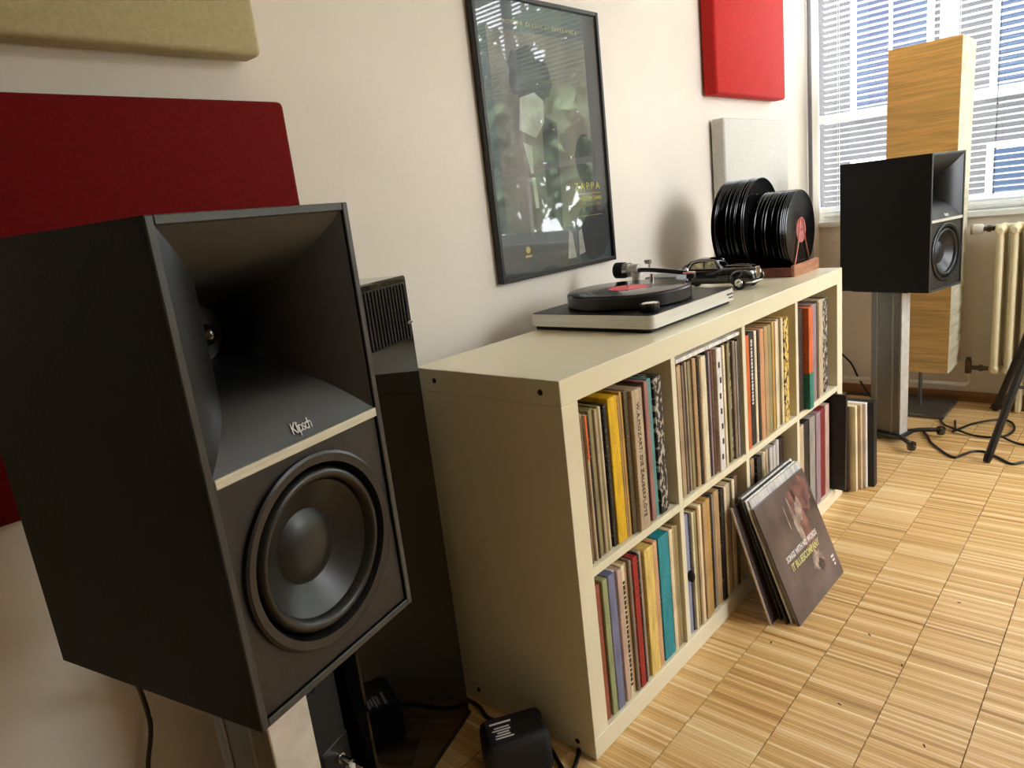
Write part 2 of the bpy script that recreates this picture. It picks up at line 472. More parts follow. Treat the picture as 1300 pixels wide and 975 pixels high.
SPEC = {
 'T1': [(.059,.066,'brown'),(.066,.072,'beige'),(.072,.077,'tan'),(.077,.085,'orange'),(.085,.092,'dark brown'),(.092,.102,'olive'),(.102,.110,'olive'),(.110,.120,'beige'),(.120,.128,'olive'),(.128,.134,'cream'),(.134,.141,'mauve'),(.141,.153,'black'),(.155,.188,'yellow'),(.188,.195,'tan'),(.195,.205,'ochre'),(.207,.223,'dark olive'),(.224,.261,'beige','mozart'),(.263,.281,'dark brown'),(.281,.297,'rosy brown'),(.300,.316,'teal'),(.318,.350,'black','patterned')],
 'B1': [(.058,.074,'red brown'),(.080,.098,'sage green'),(.098,.123,'slate blue'),(.123,.130,'white'),(.130,.146,'rosy beige'),(.146,.159,'cream','text'),(.159,.172,'tan'),(.172,.183,'grey brown'),(.185,.205,'red'),(.206,.213,'black'),(.213,.224,'grey'),(.224,.232,'beige'),(.232,.269,'pale yellow'),(.269,.287,'peach'),(.293,.337,'turquoise'),(.338,.354,'cream'),(.354,.364,'tan'),(.364,.379,'olive')],
 'T2': [(.408,.416,'grey'),(.416,.423,'beige'),(.423,.432,'tan'),(.432,.438,'beige'),(.438,.446,'grey brown'),(.446,.459,'dark brown'),(.459,.466,'beige'),(.466,.477,'olive'),(.477,.487,'grey brown'),(.487,.504,'tan'),(.504,.513,'black'),(.513,.519,'tan'),(.519,.525,'dark brown'),(.525,.550,'cream'),(.550,.564,'black'),(.564,.574,'mauve'),(.574,.584,'brown'),(.584,.593,'red brown'),(.595,.622,'white','mark'),(.622,.628,'tan'),(.628,.632,'ochre'),(.632,.639,'black'),(.639,.652,'cream'),(.652,.663,'brown'),(.663,.676,'olive'),(.676,.691,'dark grey','patterned'),(.691,.705,'grey brown'),(.705,.714,'grey'),(.714,.722,'dark grey')],
 'T3': [(.760,.785,'orange'),(.785,.825,'black','white text'),(.825,.840,'cream'),(.840,.853,'dark brown'),(.853,.879,'salmon'),(.879,.903,'tan'),(.903,.927,'olive'),(.927,.944,'ochre'),(.944,.957,'dark brown'),(.957,.974,'cream'),(.974,.993,'beige'),(.993,1.003,'olive'),(1.003,1.017,'cream'),(1.017,1.047,'pale yellow','patterned')],
 'T4': [(1.112,1.158,'dark brown'),(1.160,1.190,'orange','tall'),(1.224,1.269,'mauve'),(1.269,1.290,'dark olive'),(1.290,1.333,'beige'),(1.333,1.385,'black','patterned')],
 'B2': [(.405,.432,'grey blue','knob'),(.433,.440,'navy'),(.440,.449,'cream'),(.449,.465,'olive'),(.465,.476,'tan'),(.476,.494,'cream'),(.494,.512,'tan'),(.512,.534,'ochre'),(.534,.554,'black'),(.554,.561,'grey'),(.561,.590,'tan'),(.590,.610,'black'),(.610,.621,'cream'),(.621,.651,'beige'),(.651,.659,'black'),(.659,.673,'cream'),(.673,.695,'brown')],
 'B3': [(.772,.841,'dark grey'),(.848,.875,'tan'),(.875,.909,'black'),(.909,.927,'beige'),(.927,.945,'cream'),(.945,.965,'beige'),(.965,.987,'light grey'),(.987,1.006,'light grey'),(1.006,1.027,'grey'),(1.027,1.047,'light grey'),(1.047,1.076,'dark brown')],
 'B4': [(1.115,1.150,'beige'),(1.150,1.200,'black'),(1.208,1.255,'grey'),(1.257,1.296,'mauve'),(1.300,1.355,'dark red'),(1.357,1.394,'rosy beige')],
}
for comp, items in SPEC.items():
    z = (T if comp[0] == 'B' else ZM + 0.009) + 0.0005
    rowname = ROWNAME[comp]
    counts = {}
    for it in items:
        k = (it[2], it[3] if len(it) > 3 else '')
        counts[k] = counts.get(k, 0) + 1
    for it in items:
        x0, x1, col = it[:3]; ex = it[3] if len(it) > 3 else ''
        r = random.Random(int(x0 * 10000) + len(comp) + ord(comp[0]))
        y = -0.386 + r.uniform(0.0, 0.009); h = LPH - r.uniform(0, 0.006)
        if comp == 'T1' and x1 < .155: y += 0.006; h -= 0.008
        if comp == 'B3': y += .03; h -= 0.02
        thick = 'thick' if x1 - x0 > .024 else 'thin'
        kind = 'plain'; label = '%s record sleeve with a %s spine, %s compartment' % (thick, col, rowname)
        group = None
        if counts[(col, ex)] > 1:
            ii = items.index(it)
            lf = items[ii - 1][2] if ii else 'compartment wall'; rt_ = items[ii + 1][2] if ii + 1 < len(items) else 'compartment wall'
            group = '%s sleeves in the %s compartment' % (col, rowname)
            label = '%s sleeve between the %s and %s ones, %s compartment' % (col, lf, rt_, rowname) if lf != rt_ else '%s sleeve with %s neighbours on both sides, %s compartment' % (col, lf, rowname)
        if ex == 'mozart': label = 'thick beige record box with Mozart opera title on its spine'; y = -0.389
        if ex == 'patterned': kind = 'patterned'; label = 'sleeve with a mottled %s and pale spine, %s compartment' % (col, rowname)
        if ex == 'text': label = 'cream sleeve with black print down its spine, bottom left compartment'
        if ex == 'mark': label = 'white record box with black marks down its spine in the second top compartment'; y = -0.388
        if ex == 'white text': label = 'black record box with white lettering on its spine in the third top compartment'
        if ex == 'tall': label = 'orange sleeve with green lower end in the top right compartment'
        if ex == 'knob': label = 'grey blue record box with a black tab in the second bottom compartment'
        if (comp, col) == ('T1', 'orange'): label = 'thin sleeve with an orange upper and beige lower spine in the top left compartment'
        if ex == 'tall': y = -0.401
        if (comp, col) == ('T1', 'orange'):
            o = sleeve(x0, x1, y, z, 'beige', label, group, kind, h)
            bm = BM(); bx(bm, -.0028, .0028, -.0006, 0.02, h * .7, h - .001)
            part('spine_patch', bm, sleeve_m('orange'), o, label='orange patch on the spine')
            continue
        o = sleeve(x0, x1, y, z, col, label, group, kind, h)
        th = x1 - x0
        RS = Matrix.Rotation(PI / 2, 4, 'X')                     # text plane faces -Y
        def spine_text(s, size, m, xo=0.0, zc=h / 2, sp=1.0):
            lettering(s, size, m, o, Matrix.Translation((xo, -0.0004, zc)) @ Matrix.Rotation(PI / 2, 4, 'Y') @ RS, 'spine_lettering', spacing=sp)
        if ex == 'mozart': spine_text('W.A.MOZART: DIE ZAUBERFL\u00d6TE', 0.0155, ink_black, 0, h * .5, 1.08)
        if ex == 'mark':
            for k in range(7):
                bm = BM(); box(bm, (r.uniform(-.004, .004), -.0004, h * (.12 + k * .125)), (.007, .0008, .014), 0)
                part('spine_mark', bm, ink_black, o)
        if ex == 'text':
            bm = BM()
            for k in range(22):
                box(bm, (0, -.0004, h * (.1 + k * .037)), (.006, .0008, .006 + .002 * (k % 3)), 0)
            part('spine_print', bm, ink_black, o)
        if ex == 'white text':
            bm = BM()
            for k in range(18):
                box(bm, (0.002, -.0004, h * (.38 + k * .032)), (.009, .0008, .005 + .002 * (k % 3)), 0)
            part('spine_print', bm, ink_white, o)
        if ex == 'tall':
            bm = BM(); bx(bm, -th / 2 - .0005, th / 2 + .0005, -.0012, 0.1, 0.0, h * .36)
            part('spine_band', bm, sleeve_m('dark green'), o, label='green lower end')
        if ex == 'knob':
            bm = BM(); ball(bm, (0.004, -.006, h * .5), .014, .6, .7, 1.1); part('tab', bm, black_matte, o, 40)
# flat sleeve pushed in above the upright ones in the second compartment
bm = BM(); bx(bm, DX[1] + .006, DX[1] + IW - .012, -0.388, -0.08, SH - T - .018, SH - T - .009, .001)
# ------------------------------------------------------------------ (flat sleeve rests on the upright sleeves)
o = part('record_sleeve', bm, sleeve_m('white'))
tag(o, 'white sleeve lying flat on top of the upright records in the second top compartment', 'record')
# black sleeve poking out of the last compartment
o = sleeve(1.404, 1.420, -0.425, T + .001, 'black', 'black record sleeve poking out of the bottom right compartment', None, 'blank', .332, .315, tilt=0.04)

# stack standing on the floor at the shelf's far end
for (x0, x1, y, col, label) in (
    (1.509, 1.525, -.405, 'dark brown', 'dark record sleeve standing on the floor against the end of the shelf'),
    (1.526, 1.546, -.425, 'cream', 'cream record sleeve on the floor next to the end of the shelf'),
    (1.547, 1.568, -.435, 'beige', 'beige record sleeve on the floor between the cream and white ones'),
    (1.569, 1.588, -.445, 'white', 'white record sleeve on the floor beside the outermost black one'),
    (1.589, 1.624, -.465, 'black', 'outermost black record box on the floor at the far end of the shelf')):
    sleeve(x0, x1, y, 0.0012, col, label, None, 'blank', .315, .315, tilt=-0.045)

# ------------------------------------------------------------------ records leaning against the shelf front
art_m = mat('album_cover_print', (84, 70, 68), 0.3, var=0.35, scale=7, coat=0.3)
def lean_record(x, y, yaw, tilt, th, h, m, label, w=.315):
    o = thing('leaning_record', label, 'record', (x, y, 0.001), group='records leaning on the shelf front')
    o.matrix_world = Matrix.Translation((x, y, 0.0008)) @ Matrix.Rotation(yaw, 4, 'Z') @ Matrix.Rotation(-tilt, 4, 'X')
    bm = BM(); bx(bm, 0, w, 0.0, th, 0, h, min(.001, th * .3)); part('cover', bm, m, o)
    return o
yaw0 = -0.0166
front = lean_record(.6474, -.5546, yaw0, .365, .006, .314, art_m, 'brown album cover with Songs With No Words lettering, frontmost of the leaning records')
RX = Matrix.Rotation(PI / 2, 4, 'X')
def flat_poly(bm, pts, y=-0.0004):
    f = bm.faces.new([bm.verts.new((p[0], y, p[1])) for p in pts])
    bmesh.ops.triangulate(bm, faces=[f])
def blob(bm, cx, cz, rx, rz, y=-0.0004, n=24, jit=0.0, seed=1, rot=0):
    r = random.Random(seed)
    pts = []
    for k in range(n):
        a = 2 * PI * k / n; s = 1 + r.uniform(-jit, jit)
        px, pz = rx * s * math.cos(a), rz * s * math.sin(a)
        pts.append((cx + px * math.cos(rot) - pz * math.sin(rot), cz + px * math.sin(rot) + pz * math.cos(rot)))
    flat_poly(bm, pts, y)
bm = BM(); blob(bm, .20, .20, .035, .10, -.0003, jit=.1, rot=.15, seed=3); blob(bm, .25, .26, .05, .045, -.0003, jit=.2, seed=5)
part('print_patch', bm, mat('cover_rose', (120, 78, 70), .35, var=.35, scale=25), front, label='rosy patch of the cover print')
bm = BM(); blob(bm, .17, .235, .004, .05, -.0006, rot=.1); blob(bm, .135, .235, .0025, .035, -.0006, rot=.0); blob(bm, .205, .23, .018, .035, -.0006, jit=.2, rot=-.5)
blob(bm, .175, .19, .014, .045, -.0006, jit=.15, rot=.1); part('print_patch', bm, mat('cover_pale', (160, 140, 125), .35, var=.3, scale=40), front, label='pale hand like patch of the cover print')
bm = BM(); blob(bm, .215, .07, .016, .017, -.0009, jit=.2)
part('print_patch', bm, mat('cover_dark', (60, 46, 46), .35, var=.2, scale=40), front)
bm = BM(); blob(bm, .205, .085, .03, .03, -.0006, jit=.3, seed=8); part('print_patch', bm, mat('cover_pale', (0, 0, 0)), front)
lettering('SONGS WITH NO WORDS', .0165, ink_white, front, Matrix.Translation((.152, -.0012, .150)) @ Matrix.Scale(1.3, 4, (0, 0, 1)) @ RX, spacing=1.0, bold=.0005)
lettering('IT BLUESCOMPANY', .0205, mat('cover_lime', (200, 196, 130), .5), front, Matrix.Translation((.155, -.0012, .124)) @ Matrix.Scale(1.25, 4, (0, 0, 1)) @ RX, spacing=1.0, bold=.0006)
for k in range(3):
    bm = BM(); box(bm, (.285, -.0006, .062 - k * .011), (.018 - .004 * k, .0006, .006), 0); part('print_mark', bm, ink_white, front)
back = lean_record(.616, -.495, yaw0, .305, .004, .315, sleeve_m('dark brown'), 'dark purple brown sleeve with pale edges, rearmost of the leaning records')
bm = BM(); bx(bm, -.0012, .0002, -.0004, .0054, 0, .316); part('edge', bm, mat('sleeve_edge_white', (222, 208, 200), .5), back, label='pale worn edge')
# sleeves between them
mids = [(.655, -.5455, .3624, .0045, 'light grey', 'pale grey sleeve directly behind the brown album cover'),
        (.648, -.5355, .3511, .0045, 'white', 'white sleeve, third from the front of the leaning records'),
        (.640, -.526, .3413, .0045, 'black', 'black sleeve in the middle of the leaning records'),
        (.656, -.5165, .3316, .0045, 'white', 'white sleeve in the leaning records just behind the black one'),
        (.650, -.5065, .3203, .0045, 'dark grey', 'dark grey sleeve in the leaning records next to the rearmost purple brown one')]
for (x, y, t, th, c, lab) in mids:
    lean_record(x, y, yaw0, t, th, .332, sleeve_m(c), lab)

# ------------------------------------------------------------------ loudspeakers
SW, SDp, SHt = .2435, .3415, .489
BARZ0, BARZ1, WZ, WR = .2475, .2575, .134, .1055
def make_speaker(label):
    root = thing('bookshelf_speaker', label, 'speaker', group='pair of black bookshelf speakers')
    hw = SW / 2; fr = .0085; dep = .16
    # cabinet: open box with a raised front rim; front at y = 0, back at y = SDp
    bm = BM()
    o_ = [(-hw, 0), (hw, 0), (hw, SHt), (-hw, SHt)]
    i_ = [(-hw + fr, fr), (hw - fr, fr), (hw - fr, SHt - fr), (-hw + fr, SHt - fr)]
    vo = [bm.verts.new((x, 0.0015, z)) for x, z in o_]; vb = [bm.verts.new((x, SDp, z)) for x, z in o_]
    vi = [bm.verts.new((x, 0.0015, z)) for x, z in i_]; vd = [bm.verts.new((x, dep, z)) for x, z in i_]
    for k in range(4):
        k2 = (k + 1) % 4
        bm.faces.new((vo[k], vo[k2], vb[k2], vb[k])); bm.faces.new((vo[k], vo[k2], vi[k2], vi[k])); bm.faces.new((vi[k], vi[k2], vd[k2], vd[k]))
    bm.faces.new(vb); bm.faces.new(vd)
    part('cabinet', bm, black_vinyl, root)
    bm = BM()
    bx(bm, -hw, -hw + fr, 0, .004, 0, SHt, .001); bx(bm, hw - fr, hw, 0, .004, 0, SHt, .001)
    bx(bm, -hw + fr, hw - fr, 0, .004, 0, fr, .001); bx(bm, -hw + fr, hw - fr, 0, .004, SHt - fr, SHt, .001)
    part('front_rim', bm, frame_grey, root)
    # baffle with a round hole
    bw = hw - fr - .001; z0, z1 = fr + .001, BARZ0
    angs = sorted(set([2 * PI * k / 64 for k in range(64)] + [math.atan2(z - WZ, x) % (2 * PI) for x in (-bw, bw) for z in (z0, z1)]))
    bm = BM(); ci = []; co = []
    for a in angs:
        c, s = math.cos(a), math.sin(a)
        t = min([bw / abs(c) if abs(c) > 1e-6 else 9, ((z1 - WZ) / s if s > 0 else (z0 - WZ) / s) if abs(s) > 1e-6 else 9])
        ri = min(WR - .0005, t - .0003)
        ci.append(bm.verts.new((ri * c, .004, WZ + ri * s))); co.append(bm.verts.new((t * c, .004, WZ + t * s)))
    for k in range(len(angs)):
        k2 = (k + 1) % len(angs)
        bm.faces.new((ci[k], ci[k2], co[k2], co[k]))
    part('baffle', bm, mat('black_wood_veneer', (27, 22, 18), .5, var=.3, scale=25, stretch=(1, 1, .12), bump=.4, bscale=60), root)
    bm = BM(); bx(bm, -bw - .0005, bw + .0005, -.0005, .007, BARZ0, BARZ1, .0008)
    bar = part('trim_bar', bm, silver, root, label='silver bar across the front')
    # horn
    zc = (BARZ1 + SHt - fr) / 2; hx, hz = bw, (SHt - fr - .0005 - BARZ1) / 2
    D = .125; rt = .030
    def prof(u):      # u: 0 throat -> 1 mouth ; depth and opening factor
        dpt = D * (1 - u)
        k = (math.exp(2.3 * u ** 1.35) - 1) / (math.exp(2.3) - 1)
        return dpt, k
    N = 64; K = 18; rings = []; bm = BM()
    for j in range(K + 1):
        u = j / K; dpt, k = prof(u)
        ring = []
        sq = min(1.0, u * 1.7) ** 0.9
        for i in range(N):
            a = 2 * PI * (i + .0) / N + PI / 4
            c, s = math.cos(a), math.sin(a)
            m_ = max(abs(c), abs(s))
            qx, qz = c / m_, s / m_
            ex_, ez_ = c * (1 - sq) + qx * sq, s * (1 - sq) + qz * sq
            sx_ = rt + (hx - rt) * k; sz_ = rt + (hz - rt) * k
            ring.append(bm.verts.new((ex_ * sx_, dpt + .003, zc + ez_ * sz_)))
        rings.append(ring)
    for a_, b_ in zip(rings, rings[1:]):
        for i in range(N): bm.faces.new((a_[i], a_[(i + 1) % N], b_[(i + 1) % N], b_[i]))
    bm.faces.new(rings[0])
    horn = part('horn', bm, horn_m, root, 32)
    bm = BM(); ball(bm, (-.004, D - .012, zc), .012); part('phase_plug', bm, black_gloss, horn, 60)
    # script logo laid on the lower flare of the horn
    me = text_mesh('Klipsch', .0125, .0002, 'CENTER', .8); me.name = 'logo_lettering'
    us = [.72 + .28 * i / 40 for i in range(41)]
    path = []; acc = 0
    for i in range(len(us) - 1, -1, -1):
        dpt, k = prof(us[i]); p = (dpt + .003, zc - (rt + (hz - rt) * k))
        if path: acc += math.dist(p, path[-1][1])
        path.append((acc, p))
    def at(t):
        for (s0, p0), (s1, p1) in zip(path, path[1:]):
            if s0 <= t <= s1:
                f = (t - s0) / (s1 - s0 + 1e-9); return (p0[0] + f * (p1[0] - p0[0]), p0[1] + f * (p1[1] - p0[1]))
        return path[-1][1]
    for v in me.vertices:
        x, t, e_ = v.co
        d_, z_ = at(t * 1.4 + .0125)
        v.co = (x + .25 * t + .005, d_ - .0009 - e_, z_ + .0009)
    me.materials.clear(); me.materials.append(ink_white)
    link('logo_lettering', me, horn)
    # woofer
    R90 = Matrix.Translation((0, 0, WZ)) @ Matrix.Rotation(PI / 2, 4, 'X')      # local +z -> -y (out)
    bm = BM(); lathe(bm, [(WR, -.004), (WR, .0005), (WR - .003, .002), (.094, .0005), (.0905, -.010), (.0885, -.013)], 72, R90)
    part('woofer_ring', bm, rubber, root, 35)
    bm = BM(); lathe(bm, [(.0885, -.013), (.088, -.007), (.085, -.0015), (.081, .0), (.077, -.002), (.0745, -.008), (.073, -.011)], 72, R90)
    part('surround', bm, rubber, root, 60)
    bm = BM(); lathe(bm, [(.0735, -.0105), (.062, -.018), (.048, -.026), (.040, -.030)], 72, R90)
    cone = part('cone', bm, cone_m, root, 60)
    bm = BM(); lathe(bm, [(.041, -.029), (.040, -.0285), (.034, -.0245), (.022, -.0205), (.01, -.019), (0, -.0187)], 48, R90)
    part('dust_cap', bm, cone_m, cone, 60)
    return root
spk = make_speaker('large black loudspeaker with square horn and woofer in the left foreground')
spk.location = (-.5655, -.5155, .626); spk.rotation_euler = (0, 0, .2363)
spk2 = copy_tree(spk)
spk2.location = (2.088, -.567, .627); spk2.rotation_euler = (0, 0, -.2406)
spk2['label'] = 'black loudspeaker on a grey stand in front of the paper lamp'

# ------------------------------------------------------------------ speaker stands
def make_stand(label):
    root = thing('speaker_stand', label, 'stand', group='pair of grey speaker stands')
    h = .62
    bm = BM(); bx(bm, -.033, .033, -.058, .062, .03, h, .008, 3); col = part('column', bm, alu_grey, root, 30)
    for s in (-1, 1):
        for y in (-.028, .034):
            bm = BM(); bx(bm, s * .0335 - .0012, s * .0335 + .0012, y - .004, y + .004, .032, h - .002, .0008); part('groove_strip', bm, mat('groove_light', (128, 127, 122), .4, metal=.7), col)
    bm = BM(); bx(bm, -.029, .029, -.061, -.057, .032, h - .002, .001); part('front_strip', bm, mat('strip_light', (214, 212, 206), .45, metal=.4), col, label='paler front strip of the column')
    bm = BM(); bx(bm, -.09, .09, -.11, .11, h, h + .006, .002); part('top_plate', bm, black_sat, root)
    bm = BM(); bx(bm, -.05, .05, -.075, .078, .018, .032, .004); part('base_plate', bm, black_sat, root)
    for sx, sy in ((-1, -1), (1, -1), (-1, 1), (1, 1)):
        bm = BM()
        e_ = (sx * .115, sy * .15 - .0)
        tube(bm, [(sx * .035, sy * .05, .027), (sx * .07, sy * .095, .034), (e_[0], e_[1], .032)], .009, 10)
        leg = part('leg', bm, black_sat, root, 50)
        bm = BM(); lathe(bm, [(0, .0), (.014, .002), (.017, .012), (.017, .030), (.010, .034), (0, .034)], 24, Matrix.Translation((e_[0], e_[1], .012)))
        part('foot', bm, black_gloss, leg, 40)
        bm = BM(); rod(bm, (e_[0], e_[1], .0005), (e_[0], e_[1], .013), .002, .007, 12); part('spike', bm, chrome, leg, 40)
    return root
st = make_stand('grey metal column stand under the large foreground loudspeaker')
st.location = (-.606, -.35, 0); st.rotation_euler = (0, 0, .12)
st2 = copy_tree(st); st2.location = (2.129, -.372, 0); st2.rotation_euler = (0, 0, -.2406)
st2['label'] = 'grey metal column stand with black spiked feet under the distant loudspeaker'

# ------------------------------------------------------------------ glossy tower beside the shelf
tower = thing('tower_speaker', 'tall glossy black tower speaker between the foreground loudspeaker and the shelf', 'speaker', (-.046, -.073, 0), math.atan2(.31434, .94931))
tw = .33
bm = BM(); bx(bm, -tw, 0, .0, .16, .004, .99, .003); part('cabinet', bm, black_gloss, tower)
bm = BM(); bx(bm, -tw + .02, -.008, -.001, .004, .868, .978)
gr = part('grille', bm, black_matte, tower, label='ribbed black grille at the top')
for k in range(28):
    x = -tw + .024 + k * .0106
    bm = BM(); bx(bm, x, x + .005, -.005, .0, .870, .976, .0015); part('rib', bm, black_sat, gr)
bm = BM(); bx(bm, -.024, -.008, -.0072, -.004, .898, .903, .001); part('badge', bm, chrome, tower)
bm = BM(); bx(bm, -tw - .004, .003, -.003, .163, 0, .006, .001); part('plinth', bm, mat('dark_grey_edge', (70, 66, 60), .4), tower)

cab = thing('rear_facing_cabinet', 'black cabinet with metal terminals and a port, behind the foreground stand', 'speaker', (-.385, -.14, 0), .3195)
bm = BM(); bx(bm, -.112, 0, 0, .13, .0005, .56, .004); part('cabinet', bm, black_matte, cab)
bm = BM(); lathe(bm, [(.012, -.02), (.018, -.004), (.024, .004), (.028, .003), (.029, 0)], 32, Matrix.Translation((-.075, 0, .37)) @ Matrix.Rotation(PI / 2, 4, 'X')); part('port', bm, black_sat, cab, 50)
bm = BM(); bx(bm, -.07, -.002, -.003, .001, .13, .23, .002); tp = part('terminal_plate', bm, black_sat, cab)
for x, z in ((-.036, .200), (-.014, .168)):
    bm = BM(); rod(bm, (x, -.002, z), (x, -.012, z), .009, n=20); rod(bm, (x, -.012, z), (x, -.03, z - .005), .006, n=16); part('terminal', bm, chrome, tp, 40)
for x, z in ((-.036, .200), (-.014, .168)):
    bm = BM(); bx(bm, x - .007, x + .007, -.034, -.020, z - .021, z - .009, .002); part('plug', bm, mat('pale_plug', (200, 196, 188), .4), tp)

# speaker cable on the wall side
bm = BM(); tube(bm, [(-.70, -.16, .70), (-.69, -.12, .58), (-.64, .03, .42), (-.622, .085, .33), (-.624, .09, .28), (-.645, .09, .21), (-.66, .085, .10), (-.68, .05, .008), (-.74, .02, .006)], .0042)
tag(part('speaker_cable', bm, rubber, None, 60), 'black cable hanging from behind the large foreground loudspeaker', 'cable')

# ------------------------------------------------------------------ power adapter on the floor
ad = thing('power_adapter', 'black power adapter block on the floor by the near end of the shelf', 'adapter', (-.100, -.268, 0), 1.0)
bm = BM(); bx(bm, -.042, .042, -.06, .06, .0005, .088, .016, 3); part('housing', bm, black_matte, ad, 35)
bm = BM(); bx(bm, -.030, .030, -.05, .05, .0875, .0895, .001); lid = part('lid', bm, black_sat, ad)
bm = BM()
for k in range(5):
    box(bm, (-.024 + k * .0065, .022 + .002 * (k % 2), .0899), (.0028, .034 - .006 * (k % 3), .0006), 0)
part('printed_lines', bm, ink_white, lid)
bm = BM(); box(bm, (.014, .022, .0899), (.004, .04, .0006), 0); part('printed_bar', bm, ink_white, lid)
bm = BM(); tube(bm, [(.036, .01, .05), (.0717, .0028, .035), (.1326, .0257, .012), (.1806, .035, .007), (.2194, .0587, .006)], .0045); part('cord', bm, rubber, ad, 60)
bm = BM(); tube(bm, [(-.041, .0, .02), (-.075, -.005, .012), (-.085, -.04, .006), (-.05, -.09, .005), (.0, -.12, .005)], .004); part('cord', bm, rubber, ad, 60)
bm = BM(); tube(bm, [(.038, -.005, .03), (.039, -.03, .018), (.026, -.062, .008), (-.03, -.07, .005), (-.10, -.074, .0045)], .0042); part('cord', bm, rubber, ad, 60)
ad.scale = (1.1, 1.1, 1.1)

# ------------------------------------------------------------------ acoustic panels on the wall
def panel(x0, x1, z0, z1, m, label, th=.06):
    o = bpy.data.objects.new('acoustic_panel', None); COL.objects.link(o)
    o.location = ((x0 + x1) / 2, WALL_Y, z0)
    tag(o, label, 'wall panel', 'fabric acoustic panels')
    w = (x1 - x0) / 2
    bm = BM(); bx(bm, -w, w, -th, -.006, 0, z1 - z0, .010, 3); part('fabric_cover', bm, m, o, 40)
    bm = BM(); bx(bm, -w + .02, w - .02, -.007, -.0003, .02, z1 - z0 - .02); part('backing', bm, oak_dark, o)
red_f = mat('red_fabric', (186, 18, 8), .85, var=.08, scale=120, bump=.3, bscale=600)
panel(-.765, -.163, .727, 1.326, mat('shaded_red_fabric', (104, 5, 5), .9, var=.08, scale=120, bump=.3, bscale=600, spec=.2), 'shaded red square panel on the wall behind the foreground loudspeaker')  # dim light at this end of the room put into the darker red
panel(-.79, -.188, 1.40, 2.0, mat('olive_fabric', (176, 164, 122), .85, var=.04, scale=120, bump=.3, bscale=600), 'olive beige panel on the wall above the shaded red one')
panel(1.578, 2.20, 1.407, 2.0, red_f, 'bright red panel on the wall above the record rack near the window')
panel(1.62, 2.216, .73, 1.328, mat('grey_fabric', (205, 203, 194), .85, var=.04, scale=120, bump=.3, bscale=600), 'pale grey panel on the wall behind the record rack')

# ------------------------------------------------------------------ framed poster
PX0, PX1, PZ0, PZ1 = .405, .925, .906, 1.606
po = thing('framed_poster', 'dark concert poster in a thin black frame hanging above the turntable', 'picture', ((PX0 + PX1) / 2, WALL_Y, PZ0))
pw, ph = (PX1 - PX0), (PZ1 - PZ0); fw = .012
for (x0, x1, z0, z1) in ((-pw / 2, -pw / 2 + fw, 0, ph), (pw / 2 - fw, pw / 2, 0, ph), (-pw / 2 + fw, pw / 2 - fw, 0, fw), (-pw / 2 + fw, pw / 2 - fw, ph - fw, ph)):
    bm = BM(); bx(bm, x0, x1, -.022, -.0005, z0, z1, .0015); part('frame_bar', bm, black_sat, po)
bm = BM(); bx(bm, -pw / 2 + fw, pw / 2 - fw, -.012, -.002, fw, ph - fw)
pr = part('print', bm, mat('poster_dark', (52, 60, 60), .6, var=.18, scale=9), po)
PY = -.0122
bm = BM(); f = [(-.21, .12), (.19, .12), (.19, .62), (-.21, .62)]; flat_poly(bm, f, PY)
part('picture_area', bm, mat('poster_sepia', (92, 86, 76), .6, var=.3, scale=6), pr, label='sepia picture area')
bm = BM(); blob(bm, -.06, .515, .085, .075, PY - .0003, jit=.10, seed=4, n=40); blob(bm, .155, .30, .05, .07, PY - .0003, jit=.05, seed=6); blob(bm, .165, .10, .085, .085, PY - .0003, jit=.05, seed=7)
flat_poly(bm, [(-.04, .12), (.02, .12), (.035, .40), (-.03, .42)], PY - .0003)
part('dark_figure', bm, mat('poster_charcoal', (28, 28, 29), .6, var=.2, scale=20), pr, label='dark rounded shapes of the picture')  # charcoal print of the picture
bm = BM()
flat_poly(bm, [(-.125, .38), (-.06, .36), (-.02, .40), (-.015, .455), (-.05, .475), (-.11, .46)], PY - .0006)
flat_poly(bm, [(-.115, .35), (-.095, .27), (-.085, .27), (-.08, .34)], PY - .0006)
flat_poly(bm, [(-.09, .18), (-.075, .18), (-.08, .26), (-.095, .26)], PY - .0006)
flat_poly(bm, [(.03, .03), (.07, .03), (.06, .10), (.045, .11)], PY - .0006)
flat_poly(bm, [(.085, .035), (.115, .04), (.105, .11), (.09, .10)], PY - .0006)
part('pale_figure', bm, mat('poster_pale', (150, 152, 140), .6, var=.12, scale=25), pr, label='pale standing shape of the picture')
def ptext(s, x, z, size, m, sp=1.0, al='CENTER'):
    lettering(s, size, m, pr, Matrix.Translation((x, PY - .001, z)) @ RX, spacing=sp, align=al)
ptext('A MODERN CLASSICAL EXPERIENCE', -.005, .638, .0145, mat('poster_gold', (176, 160, 96), .6), 1.45)
ptext('ZAPPA', .150, .225, .030, ink_yellow, 1.55)
bm = BM(); bx(bm, .085, .215, PY - .0008, PY - .0002, .205, .2065); bx(bm, .085, .215, PY - .0008, PY - .0002, .142, .1432); part('rule', bm, mat('poster_gold', (0, 0, 0)), pr)
ptext('THE YELLOW SHARK', .150, .191, .0145, ink_yellow, 1.0)
ptext('ENSEMBLE MODERN', .150, .173, .0135, mat('poster_tan', (150, 128, 90), .6), 1.0)
bm = BM(); blob(bm, -.14, .075, .010, .010, PY - .0005, n=6); box(bm, (-.14, PY - .0005, .058), (.026, .0006, .006), 0); part('emblem', bm, mat('poster_gold', (0, 0, 0)), pr)
bm = BM(); bx(bm, -pw / 2 + fw, pw / 2 - fw, -.0185, -.0165, fw, ph - fw); part('glass_pane', bm, glass_mat('poster_glass', (1, 1, 1), 0.85, 1.42), po)

